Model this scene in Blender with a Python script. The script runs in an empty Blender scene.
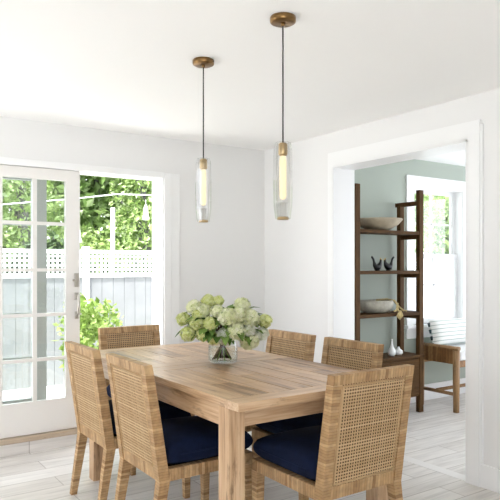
import bpy, bmesh, math, random
from mathutils import Vector, Matrix
random.seed(7)
SC = bpy.context.scene
COL = SC.collection
PI = math.pi

# ------------------------------------------------------------------ materials
def new_mat(name):
    m = bpy.data.materials.new(name); m.use_nodes = True
    nt = m.node_tree; nt.nodes.clear()
    out = nt.nodes.new('ShaderNodeOutputMaterial')
    b = nt.nodes.new('ShaderNodeBsdfPrincipled')
    nt.links.new(b.outputs[0], out.inputs[0])
    return m, nt, b, out

def N(nt, t, **kw):
    n = nt.nodes.new(t)
    for k, v in kw.items():
        if k.startswith('i_'): n.inputs[k[2:].replace('_', ' ')].default_value = v
        else: setattr(n, k, v)
    return n

def ramp(nt, stops):
    r = nt.nodes.new('ShaderNodeValToRGB')
    els = r.color_ramp.elements
    while len(els) < len(stops): els.new(0.5)
    for e, (p, c) in zip(els, stops):
        e.position = p; e.color = (*c, 1)
    return r

def coords(nt, scale=(1, 1, 1), rot=(0, 0, 0)):
    tc = nt.nodes.new('ShaderNodeTexCoord'); mp = nt.nodes.new('ShaderNodeMapping')
    mp.inputs['Scale'].default_value = scale; mp.inputs['Rotation'].default_value = rot
    nt.links.new(tc.outputs['Object'], mp.inputs[0]); return mp

def plain(name, col, rough=.5, metal=0, noise=0, nscale=8, bump=0, bscale=60, spec=.5):
    m, nt, b, _ = new_mat(name)
    b.inputs['Roughness'].default_value = rough; b.inputs['Metallic'].default_value = metal
    b.inputs['Specular IOR Level'].default_value = spec
    b.inputs['Base Color'].default_value = (*col, 1)
    if noise:
        mp = coords(nt); nz = N(nt, 'ShaderNodeTexNoise', i_Scale=nscale, i_Detail=4.0)
        nt.links.new(mp.outputs[0], nz.inputs['Vector'])
        lo = tuple(c * (1 - noise) for c in col); hi = tuple(min(1, c * (1 + noise)) for c in col)
        r = ramp(nt, [(.3, lo), (.7, hi)]); nt.links.new(nz.outputs['Fac'], r.inputs[0])
        nt.links.new(r.outputs[0], b.inputs['Base Color'])
    if bump:
        mp2 = coords(nt); n2 = N(nt, 'ShaderNodeTexNoise', i_Scale=bscale, i_Detail=3.0)
        nt.links.new(mp2.outputs[0], n2.inputs['Vector'])
        bp = N(nt, 'ShaderNodeBump', i_Strength=bump, i_Distance=.005)
        nt.links.new(n2.outputs['Fac'], bp.inputs['Height']); nt.links.new(bp.outputs[0], b.inputs['Normal'])
    return m

def glass(name, tint=(1, 1, 1), refl=.08, rough=0.0, top=.75):
    m = bpy.data.materials.new(name); m.use_nodes = True
    nt = m.node_tree; nt.nodes.clear()
    out = nt.nodes.new('ShaderNodeOutputMaterial')
    tr = nt.nodes.new('ShaderNodeBsdfTransparent'); tr.inputs[0].default_value = (*tint, 1)
    gl = nt.nodes.new('ShaderNodeBsdfGlossy'); gl.inputs['Roughness'].default_value = rough
    lw = N(nt, 'ShaderNodeLayerWeight', i_Blend=.35)
    mr = N(nt, 'ShaderNodeMapRange'); mr.inputs['To Min'].default_value = refl; mr.inputs['To Max'].default_value = top
    nt.links.new(lw.outputs['Facing'], mr.inputs['Value'])
    pw = N(nt, 'ShaderNodeMath', operation='POWER'); pw.inputs[1].default_value = 2.2
    nt.links.new(lw.outputs['Facing'], pw.inputs[0]); nt.links.new(pw.outputs[0], mr.inputs['Value'])
    mx = nt.nodes.new('ShaderNodeMixShader')
    nt.links.new(mr.outputs[0], mx.inputs[0]); nt.links.new(tr.outputs[0], mx.inputs[1]); nt.links.new(gl.outputs[0], mx.inputs[2])
    nt.links.new(mx.outputs[0], out.inputs[0])
    return m

def wood(name, axis, stops, rough=.5, gscale=1.0, spec=.5, bump=.15, coat=0, isl=.16):
    m, nt, b, _ = new_mat(name)
    s = [14 * gscale] * 3; s['xyz'.index(axis)] = 1.1 * gscale
    mp = coords(nt, tuple(s))
    n1 = N(nt, 'ShaderNodeTexNoise', i_Scale=1.6, i_Detail=6.0, i_Roughness=.62, i_Distortion=.6)
    nt.links.new(mp.outputs[0], n1.inputs['Vector'])
    s2 = [60 * gscale] * 3; s2['xyz'.index(axis)] = 2.5 * gscale
    mp2 = coords(nt, tuple(s2)); n2 = N(nt, 'ShaderNodeTexNoise', i_Scale=2.0, i_Detail=3.0)
    nt.links.new(mp2.outputs[0], n2.inputs['Vector'])
    geo = N(nt, 'ShaderNodeNewGeometry')
    a = N(nt, 'ShaderNodeMath', operation='MULTIPLY_ADD'); a.inputs[1].default_value = .45
    nt.links.new(n2.outputs['Fac'], a.inputs[0])
    c0 = N(nt, 'ShaderNodeMath', operation='MULTIPLY'); c0.inputs[1].default_value = .62
    nt.links.new(n1.outputs['Fac'], c0.inputs[0]); nt.links.new(c0.outputs[0], a.inputs[2])
    d = N(nt, 'ShaderNodeMath', operation='MULTIPLY_ADD'); d.inputs[1].default_value = isl
    nt.links.new(geo.outputs['Random Per Island'], d.inputs[0]); nt.links.new(a.outputs[0], d.inputs[2])
    sb = N(nt, 'ShaderNodeMath', operation='SUBTRACT'); sb.inputs[1].default_value = isl / 2
    nt.links.new(d.outputs[0], sb.inputs[0])
    r = ramp(nt, stops); nt.links.new(sb.outputs[0], r.inputs[0])
    # knots and dark weathered checks
    s3 = [16.0] * 3; s3['xyz'.index(axis)] = 3.2
    mp3 = coords(nt, tuple(s3)); n3 = N(nt, 'ShaderNodeTexNoise', i_Scale=1.3, i_Detail=5.0, i_Roughness=.7)
    nt.links.new(mp3.outputs[0], n3.inputs['Vector'])
    kr = ramp(nt, [(.30, (.42, .38, .34)), (.42, (1, 1, 1))]); nt.links.new(n3.outputs['Fac'], kr.inputs[0])
    km = N(nt, 'ShaderNodeMixRGB', blend_type='MULTIPLY'); km.inputs[0].default_value = 1
    nt.links.new(r.outputs[0], km.inputs[1]); nt.links.new(kr.outputs[0], km.inputs[2])
    nt.links.new(km.outputs[0], b.inputs['Base Color'])
    b.inputs['Roughness'].default_value = rough; b.inputs['Specular IOR Level'].default_value = spec
    b.inputs['Coat Weight'].default_value = coat; b.inputs['Coat Roughness'].default_value = .3
    if bump:
        bp = N(nt, 'ShaderNodeBump', i_Strength=bump, i_Distance=.004)
        nt.links.new(n2.outputs['Fac'], bp.inputs['Height']); nt.links.new(bp.outputs[0], b.inputs['Normal'])
    return m

def rattan(name, axis, band=62.0, stops=[(0, (.30, .17, .075)), (.15, (.40, .245, .118)), (.7, (.475, .305, .155)), (1, (.55, .375, .205))]):
    """strips of peel wound round a pole that runs along axis"""
    m, nt, b, _ = new_mat(name)
    s = [0.0] * 3; s['xyz'.index(axis)] = 1.0
    tc = nt.nodes.new('ShaderNodeTexCoord'); sp = nt.nodes.new('ShaderNodeSeparateXYZ')
    nt.links.new(tc.outputs['Object'], sp.inputs[0])
    mul = N(nt, 'ShaderNodeMath', operation='MULTIPLY'); mul.inputs[1].default_value = band
    nt.links.new(sp.outputs[axis.upper()], mul.inputs[0])
    # slight wander so the windings are not ruler straight
    mpw = coords(nt, (9, 9, 9)); nw = N(nt, 'ShaderNodeTexNoise', i_Scale=1.5, i_Detail=2.0)
    nt.links.new(mpw.outputs[0], nw.inputs['Vector'])
    ad = N(nt, 'ShaderNodeMath', operation='ADD'); nt.links.new(mul.outputs[0], ad.inputs[0]); nt.links.new(nw.outputs['Fac'], ad.inputs[1])
    fl = N(nt, 'ShaderNodeMath', operation='FLOOR'); nt.links.new(ad.outputs[0], fl.inputs[0])
    fr = N(nt, 'ShaderNodeMath', operation='FRACT'); nt.links.new(ad.outputs[0], fr.inputs[0])
    wn = N(nt, 'ShaderNodeTexWhiteNoise', noise_dimensions='1D'); nt.links.new(fl.outputs[0], wn.inputs['W'])
    r = ramp(nt, stops)
    nt.links.new(wn.outputs['Value'], r.inputs[0])
    # joint
    pp = N(nt, 'ShaderNodeMath', operation='PINGPONG'); pp.inputs[1].default_value = .5; nt.links.new(fr.outputs[0], pp.inputs[0])
    jr = ramp(nt, [(0, (.66, .63, .60)), (.14, (1, 1, 1))]); nt.links.new(pp.outputs[0], jr.inputs[0])
    fine = N(nt, 'ShaderNodeTexNoise', i_Scale=40.0, i_Detail=3.0)
    tc2 = nt.nodes.new('ShaderNodeTexCoord'); nt.links.new(tc2.outputs['Object'], fine.inputs['Vector'])
    fr2 = ramp(nt, [(.3, (.8, .8, .8)), (.7, (1.12, 1.1, 1.05))]); nt.links.new(fine.outputs['Fac'], fr2.inputs[0])
    mx = N(nt, 'ShaderNodeMixRGB', blend_type='MULTIPLY'); mx.inputs[0].default_value = 1
    nt.links.new(r.outputs[0], mx.inputs[1]); nt.links.new(jr.outputs[0], mx.inputs[2])
    mx2 = N(nt, 'ShaderNodeMixRGB', blend_type='MULTIPLY'); mx2.inputs[0].default_value = 1
    nt.links.new(mx.outputs[0], mx2.inputs[1]); nt.links.new(fr2.outputs[0], mx2.inputs[2])
    nt.links.new(mx2.outputs[0], b.inputs['Base Color'])
    bp = N(nt, 'ShaderNodeBump', i_Strength=.5, i_Distance=.003)
    nt.links.new(pp.outputs[0], bp.inputs['Height']); nt.links.new(bp.outputs[0], b.inputs['Normal'])
    b.inputs['Roughness'].default_value = .55; b.inputs['Specular IOR Level'].default_value = .35
    return m

def floor_material():
    m, nt, b, _ = new_mat('pale oak planks')
    mp = coords(nt)
    br = N(nt, 'ShaderNodeTexBrick', offset=.37, offset_frequency=2)
    br.inputs['Scale'].default_value = 1.0
    br.inputs['Brick Width'].default_value = 1.9; br.inputs['Row Height'].default_value = .19
    br.inputs['Mortar Size'].default_value = .0035; br.inputs['Mortar Smooth'].default_value = .1
    br.inputs['Color1'].default_value = (.66, .625, .58, 1); br.inputs['Color2'].default_value = (.77, .745, .71, 1)
    br.inputs['Mortar'].default_value = (.46, .42, .38, 1)
    nt.links.new(mp.outputs[0], br.inputs['Vector'])
    mp2 = coords(nt, (1.0, 11, 11)); n = N(nt, 'ShaderNodeTexNoise', i_Scale=2.2, i_Detail=7.0, i_Roughness=.6, i_Distortion=.8)
    nt.links.new(mp2.outputs[0], n.inputs['Vector'])
    r = ramp(nt, [(.3, (.78, .77, .76)), (.5, (.96, .96, .96)), (.72, (1.1, 1.1, 1.1))]); nt.links.new(n.outputs['Fac'], r.inputs[0])
    mx = N(nt, 'ShaderNodeMixRGB', blend_type='MULTIPLY'); mx.inputs[0].default_value = 1
    nt.links.new(br.outputs['Color'], mx.inputs[1]); nt.links.new(r.outputs[0], mx.inputs[2])
    nt.links.new(mx.outputs[0], b.inputs['Base Color'])
    b.inputs['Roughness'].default_value = .42; b.inputs['Specular IOR Level'].default_value = .5
    bp = N(nt, 'ShaderNodeBump', i_Strength=.12, i_Distance=.003)
    nt.links.new(n.outputs['Fac'], bp.inputs['Height']); nt.links.new(bp.outputs[0], b.inputs['Normal'])
    return m

def leaf_material(name, stops, trans=.35, rough=.5):
    m, nt, b, out = new_mat(name)
    geo = N(nt, 'ShaderNodeNewGeometry'); r = ramp(nt, stops)
    nt.links.new(geo.outputs['Random Per Island'], r.inputs[0])
    nt.links.new(r.outputs[0], b.inputs['Base Color']); b.inputs['Roughness'].default_value = rough
    b.inputs['Specular IOR Level'].default_value = .3
    if trans:
        t = nt.nodes.new('ShaderNodeBsdfTranslucent'); nt.links.new(r.outputs[0], t.inputs[0])
        mx = nt.nodes.new('ShaderNodeMixShader'); mx.inputs[0].default_value = trans
        nt.links.new(b.outputs[0], mx.inputs[1]); nt.links.new(t.outputs[0], mx.inputs[2]); nt.links.new(mx.outputs[0], out.inputs[0])
    return m

def stripe_material():
    m, nt, b, _ = new_mat('striped pillow linen')
    tc = nt.nodes.new('ShaderNodeTexCoord'); sp = nt.nodes.new('ShaderNodeSeparateXYZ')
    nt.links.new(tc.outputs['Object'], sp.inputs[0])
    mul = N(nt, 'ShaderNodeMath', operation='MULTIPLY_ADD'); mul.inputs[1].default_value = 26.0; mul.inputs[2].default_value = .25
    nt.links.new(sp.outputs['Z'], mul.inputs[0])
    fr = N(nt, 'ShaderNodeMath', operation='FRACT'); nt.links.new(mul.outputs[0], fr.inputs[0])
    r = ramp(nt, [(0, (.33, .40, .37)), (.13, (.33, .40, .37)), (.2, (.80, .81, .78)), (1, (.80, .81, .78))])
    nt.links.new(fr.outputs[0], r.inputs[0]); nt.links.new(r.outputs[0], b.inputs['Base Color']); b.inputs['Roughness'].default_value = .9
    return m

OAK = [(.34, (.12, .06, .026)), (.43, (.33, .19, .095)), (.53, (.485, .305, .168)), (.68, (.62, .435, .27))]
M = dict(
    wall=plain('warm white wall paint', (.815, .815, .805), .7, bump=.02, bscale=120),
    ceil=plain('white ceiling paint', (.95, .95, .94), .8),
    sage=plain('soft sage wall paint', (.40, .445, .385), .7),
    trim=plain('white trim enamel', (.88, .885, .88), .35),
    sash=plain('white sash enamel', (.86, .87, .87), .4),
    doorp=plain('door enamel', (.82, .80, .765), .4),
    door_shade=plain('shade grey door enamel', (.44, .46, .44), .5),  # shade on the rear leaf put into its colour
    floor=floor_material(),
    sill=wood('oak sill', 'x', [(.2, (.36, .27, .18)), (.8, (.56, .46, .35))], .5),
    pane=glass('door glass', (.98, .995, .99), .04),
    nickel=plain('brushed nickel', (.50, .47, .42), .35, 1),
    brass=plain('aged brass', (.27, .16, .065), .3, 1, noise=.15, nscale=30),
    brassd=plain('satin brass', (.52, .37, .18), .32, 1),
    cord=plain('black cord', (.015, .015, .015), .6),
    crystal=glass('clear crystal', (.95, .95, .945), .05, top=.6),
    vase=glass('clear vase glass', (.97, .985, .98), .02),
    topx=wood('weathered oak across', 'x', OAK, .40, spec=.45, coat=.4, isl=.20),
    topy=wood('weathered oak along', 'y', OAK, .40, spec=.45, coat=.4, isl=.20),
    topz=wood('weathered oak upright', 'z', OAK, .5),
    rx=rattan('rattan wrap x', 'x'), ry=rattan('rattan wrap y', 'y'), rz=rattan('rattan wrap z', 'z', 74),
    cane=leaf_material('natural cane', [(0, (.46, .295, .15)), (.5, (.53, .355, .19)), (1, (.60, .42, .24))], 0, .55),
    deck=plain('seat deck and cane hole shade', (.035, .018, .008), .9, spec=.1),  # near black also serves as painted shade behind the cane holes
    navy=plain('navy cotton velvet', (.003, .008, .030), .85, noise=.35, nscale=14, bump=.25, bscale=90, spec=.2),
    navyp=plain('navy piping', (.004, .010, .035), .8, spec=.2),
    walnut=wood('walnut', 'z', [(.2, (.038, .018, .006)), (.5, (.072, .036, .012)), (.8, (.125, .066, .026))], .6, spec=.1),
    walnutx=wood('walnut along', 'x', [(.2, (.038, .018, .006)), (.5, (.072, .036, .012)), (.8, (.125, .066, .026))], .6, spec=.1),
    bowl=plain('washed wood bowl', (.37, .31, .22), .65, noise=.15, nscale=14),
    bowl2=plain('speckled stone bowl', (.35, .33, .27), .6, noise=.2, nscale=30),
    bead=plain('straw beads', (.50, .39, .18), .7, noise=.25, nscale=90),
    black=plain('black lacquer', (.008, .008, .008), .3),
    gold=plain('gold beak', (.62, .45, .10), .3, 1),
    ceramic=plain('white ceramic', (.78, .79, .78), .35),
    bench=wood('honey rattan', 'z', [(.2, (.17, .09, .035)), (.6, (.30, .17, .07)), (.85, (.42, .26, .12))], .5),
    benchw=rattan('bench weave', 'y', 34, [(0, (.16, .075, .025)), (1, (.33, .18, .075))]),
    linen=plain('white linen', (.78, .79, .79), .9, bump=.1),
    stripe=stripe_material(), tassel=plain('dark green tassel', (.03, .055, .06), .9),
    fence=plain('white fence paint', (.80, .82, .83), .6),
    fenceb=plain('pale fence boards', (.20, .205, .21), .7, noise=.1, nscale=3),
    ground=plain('pale patio paving', (.74, .73, .70), .8, noise=.06, nscale=2),
    bark=plain('grey bark', (.16, .155, .15), .9, noise=.3, nscale=12),
    stem=plain('brown green stems', (.085, .05, .022), .6, noise=.4, nscale=40),
    petal_g=leaf_material('lime hydrangea petals', [(0, (.58, .63, .20)), (.5, (.72, .76, .36)), (1, (.80, .82, .50))], .35, .7),
    petal_w=leaf_material('cream hydrangea petals', [(0, (.70, .74, .42)), (.5, (.82, .84, .58)), (1, (.90, .90, .74))], .35, .7),
    petal_p=leaf_material('pale hydrangea petals', [(0, (.62, .66, .48)), (.5, (.75, .77, .64)), (1, (.90, .90, .84))], .35, .7),
    core=plain('hydrangea core', (.50, .58, .26), .8),
    leaf=leaf_material('hydrangea leaves', [(0, (.06, .13, .02)), (.5, (.12, .22, .04)), (1, (.22, .34, .08))], .25),
    tree_l=leaf_material('light tree leaves', [(0, (.16, .25, .06)), (.4, (.28, .39, .12)), (.8, (.42, .53, .22)), (1, (.58, .66, .42))], .4),
    tree_d=leaf_material('mid tree leaves', [(0, (.11, .19, .05)), (.4, (.21, .31, .10)), (.8, (.33, .44, .18)), (1, (.50, .58, .36))], .4),
    shrub=leaf_material('lime shrub leaves', [(0, (.12, .20, .03)), (.5, (.22, .32, .07)), (1, (.38, .48, .18))], .4),
    cable=plain('white cable', (.8, .8, .8), .6),
)
def emit(name, col, strength):
    m, nt, b, _ = new_mat(name)
    b.inputs['Base Color'].default_value = (col[0] * .3, col[1] * .3, col[2] * .3, 1); b.inputs['Emission Color'].default_value = (*col, 1)
    b.inputs['Emission Strength'].default_value = strength
    return m
M['bulb'] = emit('warm filament bulb', (1.0, .83, .52), .46)

# ------------------------------------------------------------------ geometry helpers
def add_box(bm, lo, hi, bev=0.0, mi=0):
    (x0, y0, z0), (x1, y1, z1) = lo, hi
    v = [bm.verts.new(p) for p in [(x0,y0,z0),(x1,y0,z0),(x1,y1,z0),(x0,y1,z0),(x0,y0,z1),(x1,y0,z1),(x1,y1,z1),(x0,y1,z1)]]
    fs = [bm.faces.new([v[i] for i in q]) for q in [(0,3,2,1),(4,5,6,7),(0,1,5,4),(1,2,6,5),(2,3,7,6),(3,0,4,7)]]
    for f in fs: f.material_index = mi
    if bev > 0:
        es = list({e for f in fs for e in f.edges})
        r = bmesh.ops.bevel(bm, geom=es, offset=bev, segments=2, affect='EDGES', profile=.6)
        for f in r['faces']: f.material_index = mi; f.smooth = True

def add_loft(bm, secs, bev=0.0):
    """secs: list of (cx,cy,cz,hx,hy) rectangles stacked along z"""
    rings = []
    for cx, cy, cz, hx, hy in secs:
        rings.append([bm.verts.new((cx + sx * hx, cy + sy * hy, cz)) for sx, sy in ((-1,-1),(1,-1),(1,1),(-1,1))])
    fs = [bm.faces.new(list(reversed(rings[0]))), bm.faces.new(rings[-1])]
    vert_edges = []
    for a, b in zip(rings, rings[1:]):
        for i in range(4):
            fs.append(bm.faces.new([a[i], a[(i+1) % 4], b[(i+1) % 4], b[i]]))
    if bev > 0:
        es = list({e for f in fs for e in f.edges if len(e.link_faces) == 2 and e.calc_face_angle(0) > .6})
        r = bmesh.ops.bevel(bm, geom=es, offset=bev, segments=2, affect='EDGES', profile=.6)
        for f in r['faces']: f.smooth = True

def add_tube(bm, pts, rad, seg=8, cap=True, mi=0):
    pts = [Vector(p) for p in pts]
    if not isinstance(rad, (list, tuple)): rad = [rad] * len(pts)
    rings = []; up = None
    for i, p in enumerate(pts):
        d = (pts[min(i+1, len(pts)-1)] - pts[max(i-1, 0)]).normalized()
        if up is None:
            up = Vector((0, 0, 1)) if abs(d.z) < .9 else Vector((1, 0, 0))
        a = d.cross(up).normalized(); b = a.cross(d).normalized(); up = b
        rings.append([bm.verts.new(p + (a * math.cos(2*PI*k/seg) + b * math.sin(2*PI*k/seg)) * rad[i]) for k in range(seg)])
    for r0, r1 in zip(rings, rings[1:]):
        for k in range(seg):
            f = bm.faces.new([r0[k], r0[(k+1) % seg], r1[(k+1) % seg], r1[k]]); f.smooth = True; f.material_index = mi
    if cap:
        f = bm.faces.new(rings[0]); f.material_index = mi
        f = bm.faces.new(list(reversed(rings[-1]))); f.material_index = mi

def add_lathe(bm, prof, c=(0, 0, 0), seg=32, smooth=True, close=False):
    rings = []
    for r, z in prof:
        if r < 1e-5: rings.append([bm.verts.new((c[0], c[1], c[2] + z))])
        else: rings.append([bm.verts.new((c[0] + r*math.cos(2*PI*k/seg), c[1] + r*math.sin(2*PI*k/seg), c[2] + z)) for k in range(seg)])
    prs = list(zip(rings, rings[1:]))
    if close: prs.append((rings[-1], rings[0]))
    for a, b in prs:
        for k in range(seg):
            k2 = (k+1) % seg
            if len(a) == 1 and len(b) == 1: continue
            if len(a) == 1: f = bm.faces.new([a[0], b[k2], b[k]])
            elif len(b) == 1: f = bm.faces.new([a[k], a[k2], b[0]])
            else: f = bm.faces.new([a[k], a[k2], b[k2], b[k]])
            f.smooth = smooth

def obj(name, bm, mats, parent=None, loc=None):
    me = bpy.data.meshes.new(name)
    bmesh.ops.recalc_face_normals(bm, faces=bm.faces)
    bm.to_mesh(me); bm.free()
    for m in (mats if isinstance(mats, (list, tuple)) else [mats]): me.materials.append(m)
    o = bpy.data.objects.new(name, me); COL.objects.link(o)
    if parent is not None: o.parent = parent
    if loc is not None: o.location = loc
    return o

def raw(name, verts, faces, mats, parent=None, fmi=None):
    me = bpy.data.meshes.new(name); me.from_pydata(verts, [], faces)
    for m in (mats if isinstance(mats, (list, tuple)) else [mats]): me.materials.append(m)
    if fmi: me.polygons.foreach_set('material_index', fmi)
    me.update()
    o = bpy.data.objects.new(name, me); COL.objects.link(o)
    if parent is not None: o.parent = parent
    return o

def tag(o, label, cat, group=None, kind=None):
    o['label'] = label; o['category'] = cat
    if group: o['group'] = group
    if kind: o['kind'] = kind
    return o

def thing(name, label, cat, loc=(0, 0, 0), rz=0, group=None):
    o = bpy.data.objects.new(name, None); COL.objects.link(o); o.empty_display_size = .1
    o.location = loc; o.rotation_euler = (0, 0, rz)
    return tag(o, label, cat, group)

def copy_tree(o, parent=None):
    c = o.copy(); COL.objects.link(c)
    if parent is not None: c.parent = parent
    for ch in [k for k in COL.objects if k.parent == o]:
        copy_tree(ch, c)
    return c

def boxes(name, lst, mat, parent=None, bev=0.0):
    bm = bmesh.new()
    for lo, hi in lst: add_box(bm, lo, hi, bev)
    return obj(name, bm, mat, parent)

def struct(o, label, cat): return tag(o, label, cat, kind='structure')

# ------------------------------------------------------------------ the shell
H = 2.396
ZF = -.03                                   # floor level
YW, XW, XW2 = 4.62, 3.317, 3.507            # door wall, right wall (two faces)
OY0, OY1, OZ = 2.416, 3.668, 2.121          # cased opening in the right wall
YS = 4.15                                   # window wall of the room beyond
XE = 7.2
struct(boxes('floor', [((-2.4, -2.6, ZF - .05), (XE, 4.80, ZF))], M['floor']), 'pale whitewashed oak plank floor', 'floor')
struct(boxes('ceiling', [((-1.5, -1.3, H), (XE, 4.80, H + .15))], M['ceil']), 'plain white painted ceiling', 'ceiling')
DX0, DX1, DZ = .30, 2.283, 2.055
struct(boxes('wall_back', [((-2.4, YW, ZF), (DX0, YW + .18, H)), ((DX1, YW, ZF), (XW2, YW + .18, H)), ((DX0, YW, DZ), (DX1, YW + .18, H))], M['wall']),
       'white wall around the glazed patio door', 'wall')
struct(boxes('wall_right', [((XW, -2.6, ZF), (XW2, OY0, H)), ((XW, OY1, ZF), (XW2, YW, H)), ((XW, OY0, OZ), (XW2, OY1, H))], M['wall']),
       'white wall with the wide cased opening', 'wall')
struct(boxes('wall_front_blocker', [((.35, -1.45, ZF), (XE, -1.3, H))], M['wall']), 'unseen white wall behind the camera, added to block front light', 'wall')  # out of view, added to keep front daylight off the right wall
struct(boxes('wall_east_blocker', [((XE, -1.45, ZF), (XE + .16, -.6, H)), ((XE, 3.95, ZF), (XE + .16, YS + .16, H)), ((XE, -.6, ZF), (XE + .16, 3.95, .2)), ((XE, -.6, 2.3), (XE + .16, 3.95, H))], M['sage']), 'unseen sage end wall of the room beyond, added to dim that room', 'wall')  # out of view, added to darken the far room; opening sized for its light
struct(boxes('wall_left_blocker', [((-1.65, -1.3, ZF), (-1.5, 3.4, H))], M['wall']), 'unseen white wall to the left of the camera, added to block side light', 'wall')  # out of view, added and cut to length to limit daylight from the left
WX0, WX1, WZ0, WZ1 = 4.80, 5.575, .742, 2.134
struct(boxes('wall_study', [((XW2, YS, ZF), (WX0, YS + .16, H)), ((WX1, YS, ZF), (XE, YS + .16, H)), ((WX0, YS, ZF), (WX1, YS + .16, WZ0)), ((WX0, YS, WZ1), (WX1, YS + .16, H))], M['sage']),
       'soft sage window wall of the room beyond the opening', 'wall')

# cased opening trim
bm = bmesh.new()
for xa, xb in ((XW - .02, XW), (XW2, XW2 + .02)):
    add_box(bm, (xa, OY0 - .088, ZF), (xb, OY0, OZ + .11)); add_box(bm, (xa, OY1, ZF), (xb, OY1 + .055, OZ + .11)); add_box(bm, (xa, OY0, OZ), (xb, OY1, OZ + .11))
add_box(bm, (XW - .02, OY0 - .002, ZF), (XW2 + .02, OY0 + .012, OZ)); add_box(bm, (XW - .02, OY1 - .012, ZF), (XW2 + .02, OY1 + .002, OZ)); add_box(bm, (XW - .02, OY0, OZ - .012), (XW2 + .02, OY1, OZ + .002))
add_box(bm, (XW - .012, OY0 - .103, ZF), (XW, OY0 - .088, OZ + .08))
struct(obj('trim_1', bm, M['trim']), 'white casing round the wide opening in the right wall', 'trim')
# door casing
struct(boxes('trim_2', [((2.270, YW - .010, ZF), (2.284, YW + .19, 2.056)), ((2.284, YW - .022, ZF), (2.35, YW, 2.10)), ((2.35, YW - .012, ZF), (2.43, YW, 2.10)),
                        ((DX0 - .1, YW - .018, DZ), (2.283, YW, DZ + .05))], M['trim'], bev=.003), 'white casing round the glazed patio door', 'trim')
# raised sill
o = struct(boxes('trim_3', [((DX0, YW - .03, .055), (DX1, YW + .30, .092))], M['sill'], bev=.003), 'tan oak threshold under the glazed patio door', 'threshold')
boxes('riser', [((DX0, YW - .02, ZF), (DX1, YW + .3, .055))], M['floor'], o)
struct(boxes('baseboard_right', [((XW - .016, -2.6, ZF), (XW, OY0 - .088, .112)), ((XW - .016, OY1 + .055, ZF), (XW, YW, .112))], M['trim'], bev=.003), 'white baseboard along the right wall', 'baseboard')
struct(boxes('baseboard_back', [((2.43, YW - .016, ZF), (XW - .016, YW, .118))], M['trim'], bev=.003), 'white baseboard right of the patio door', 'baseboard')
struct(boxes('baseboard_study', [((XW2, YS - .016, ZF), (XE, YS, .13))], M['trim'], bev=.003), 'white baseboard under the study window', 'baseboard')
struct(boxes('trim_4', [((XW - .005, OY0 + .012, ZF), (XW + .085, OY1 - .012, ZF + .002))], plain('pale seam board', (.74, .72, .69), .4)), 'pale floor seam board across the wide opening', 'trim')

# ------------------------------------------------------------------ glazed doors
def french_door(name, x1, y0, y1, label, ncol=3, mat='doorp'):
    stile, mun, gw = .108, .030, .2115
    w = 2 * stile + ncol * gw + (ncol - 1) * mun
    x0 = x1 - w
    zb, zt, g0, g1 = .097, 2.052, .332, 1.973
    bm = bmesh.new()
    add_box(bm, (x0, y0, zb), (x0 + stile, y1, zt)); add_box(bm, (x1 - stile, y0, zb), (x1, y1, zt))
    add_box(bm, (x0 + stile, y0, zb), (x1 - stile, y1, g0)); add_box(bm, (x0 + stile, y0, g1), (x1 - stile, y1, zt))
    root = struct(obj(name, bm, M[mat]), label, 'door')
    bm = bmesh.new(); gx0 = x0 + stile
    for k in range(1, ncol):
        xa = gx0 + k * gw + (k - 1) * mun; add_box(bm, (xa, y0 + .006, g0), (xa + mun, y1 - .006, g1))
    for z in (1.6455, 1.300, .9665, .637):
        add_box(bm, (gx0, y0 + .004, z - .012), (x1 - stile, y1 - .004, z + .012))
    obj('muntins', bm, M[mat], root)
    boxes('glass_panes', [((gx0, (y0 + y1) / 2 - .003, g0), (x1 - stile, (y0 + y1) / 2 + .003, g1))], M['pane'], root)
    return root
d1 = french_door('door_1', 1.58, YW + .005, YW + .045, 'cream glazed patio door leaf with nickel handle, nearest the table')
french_door('door_2', 1.365, YW + .13, YW + .17, 'second glazed door leaf stacked behind the front leaf', mat='door_shade')
# hardware
hx = 1.553
bm = bmesh.new(); add_box(bm, (hx - .016, YW - .008, 1.17), (hx + .016, YW + .006, 1.275), .004)
lk = obj('lock_plate', bm, M['nickel'], d1); lk['label'] = 'nickel thumb turn plate above the pull'
bm = bmesh.new(); add_tube(bm, [(hx, YW - .006, 1.222), (hx, YW - .028, 1.222)], .008, 10); add_box(bm, (hx - .04, YW - .034, 1.214), (hx + .008, YW - .024, 1.23), .003)
obj('thumb_turn', bm, M['nickel'], lk)
bm = bmesh.new()
for z in (1.10, .955): add_box(bm, (hx - .015, YW - .008, z - .028), (hx + .015, YW + .006, z + .028), .004)
add_tube(bm, [(hx, YW - .004, 1.10), (hx, YW - .03, 1.105), (hx, YW - .046, 1.09), (hx, YW - .050, 1.03), (hx, YW - .046, .97), (hx, YW - .03, .955), (hx, YW - .004, .955)], [.011, .011, .012, .012, .012, .011, .011], 10)
ph = obj('door_pull', bm, M['nickel'], d1); ph['label'] = 'nickel bow pull handle'
bm = bmesh.new(); add_tube(bm, [(hx + .005, YW - .012, 1.11), (hx + .032, YW - .02, 1.105)], .007, 8); add_tube(bm, [(hx + .005, YW - .012, .962), (hx + .032, YW - .02, .965)], .006, 8)
obj('latch', bm, M['nickel'], ph)

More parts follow.
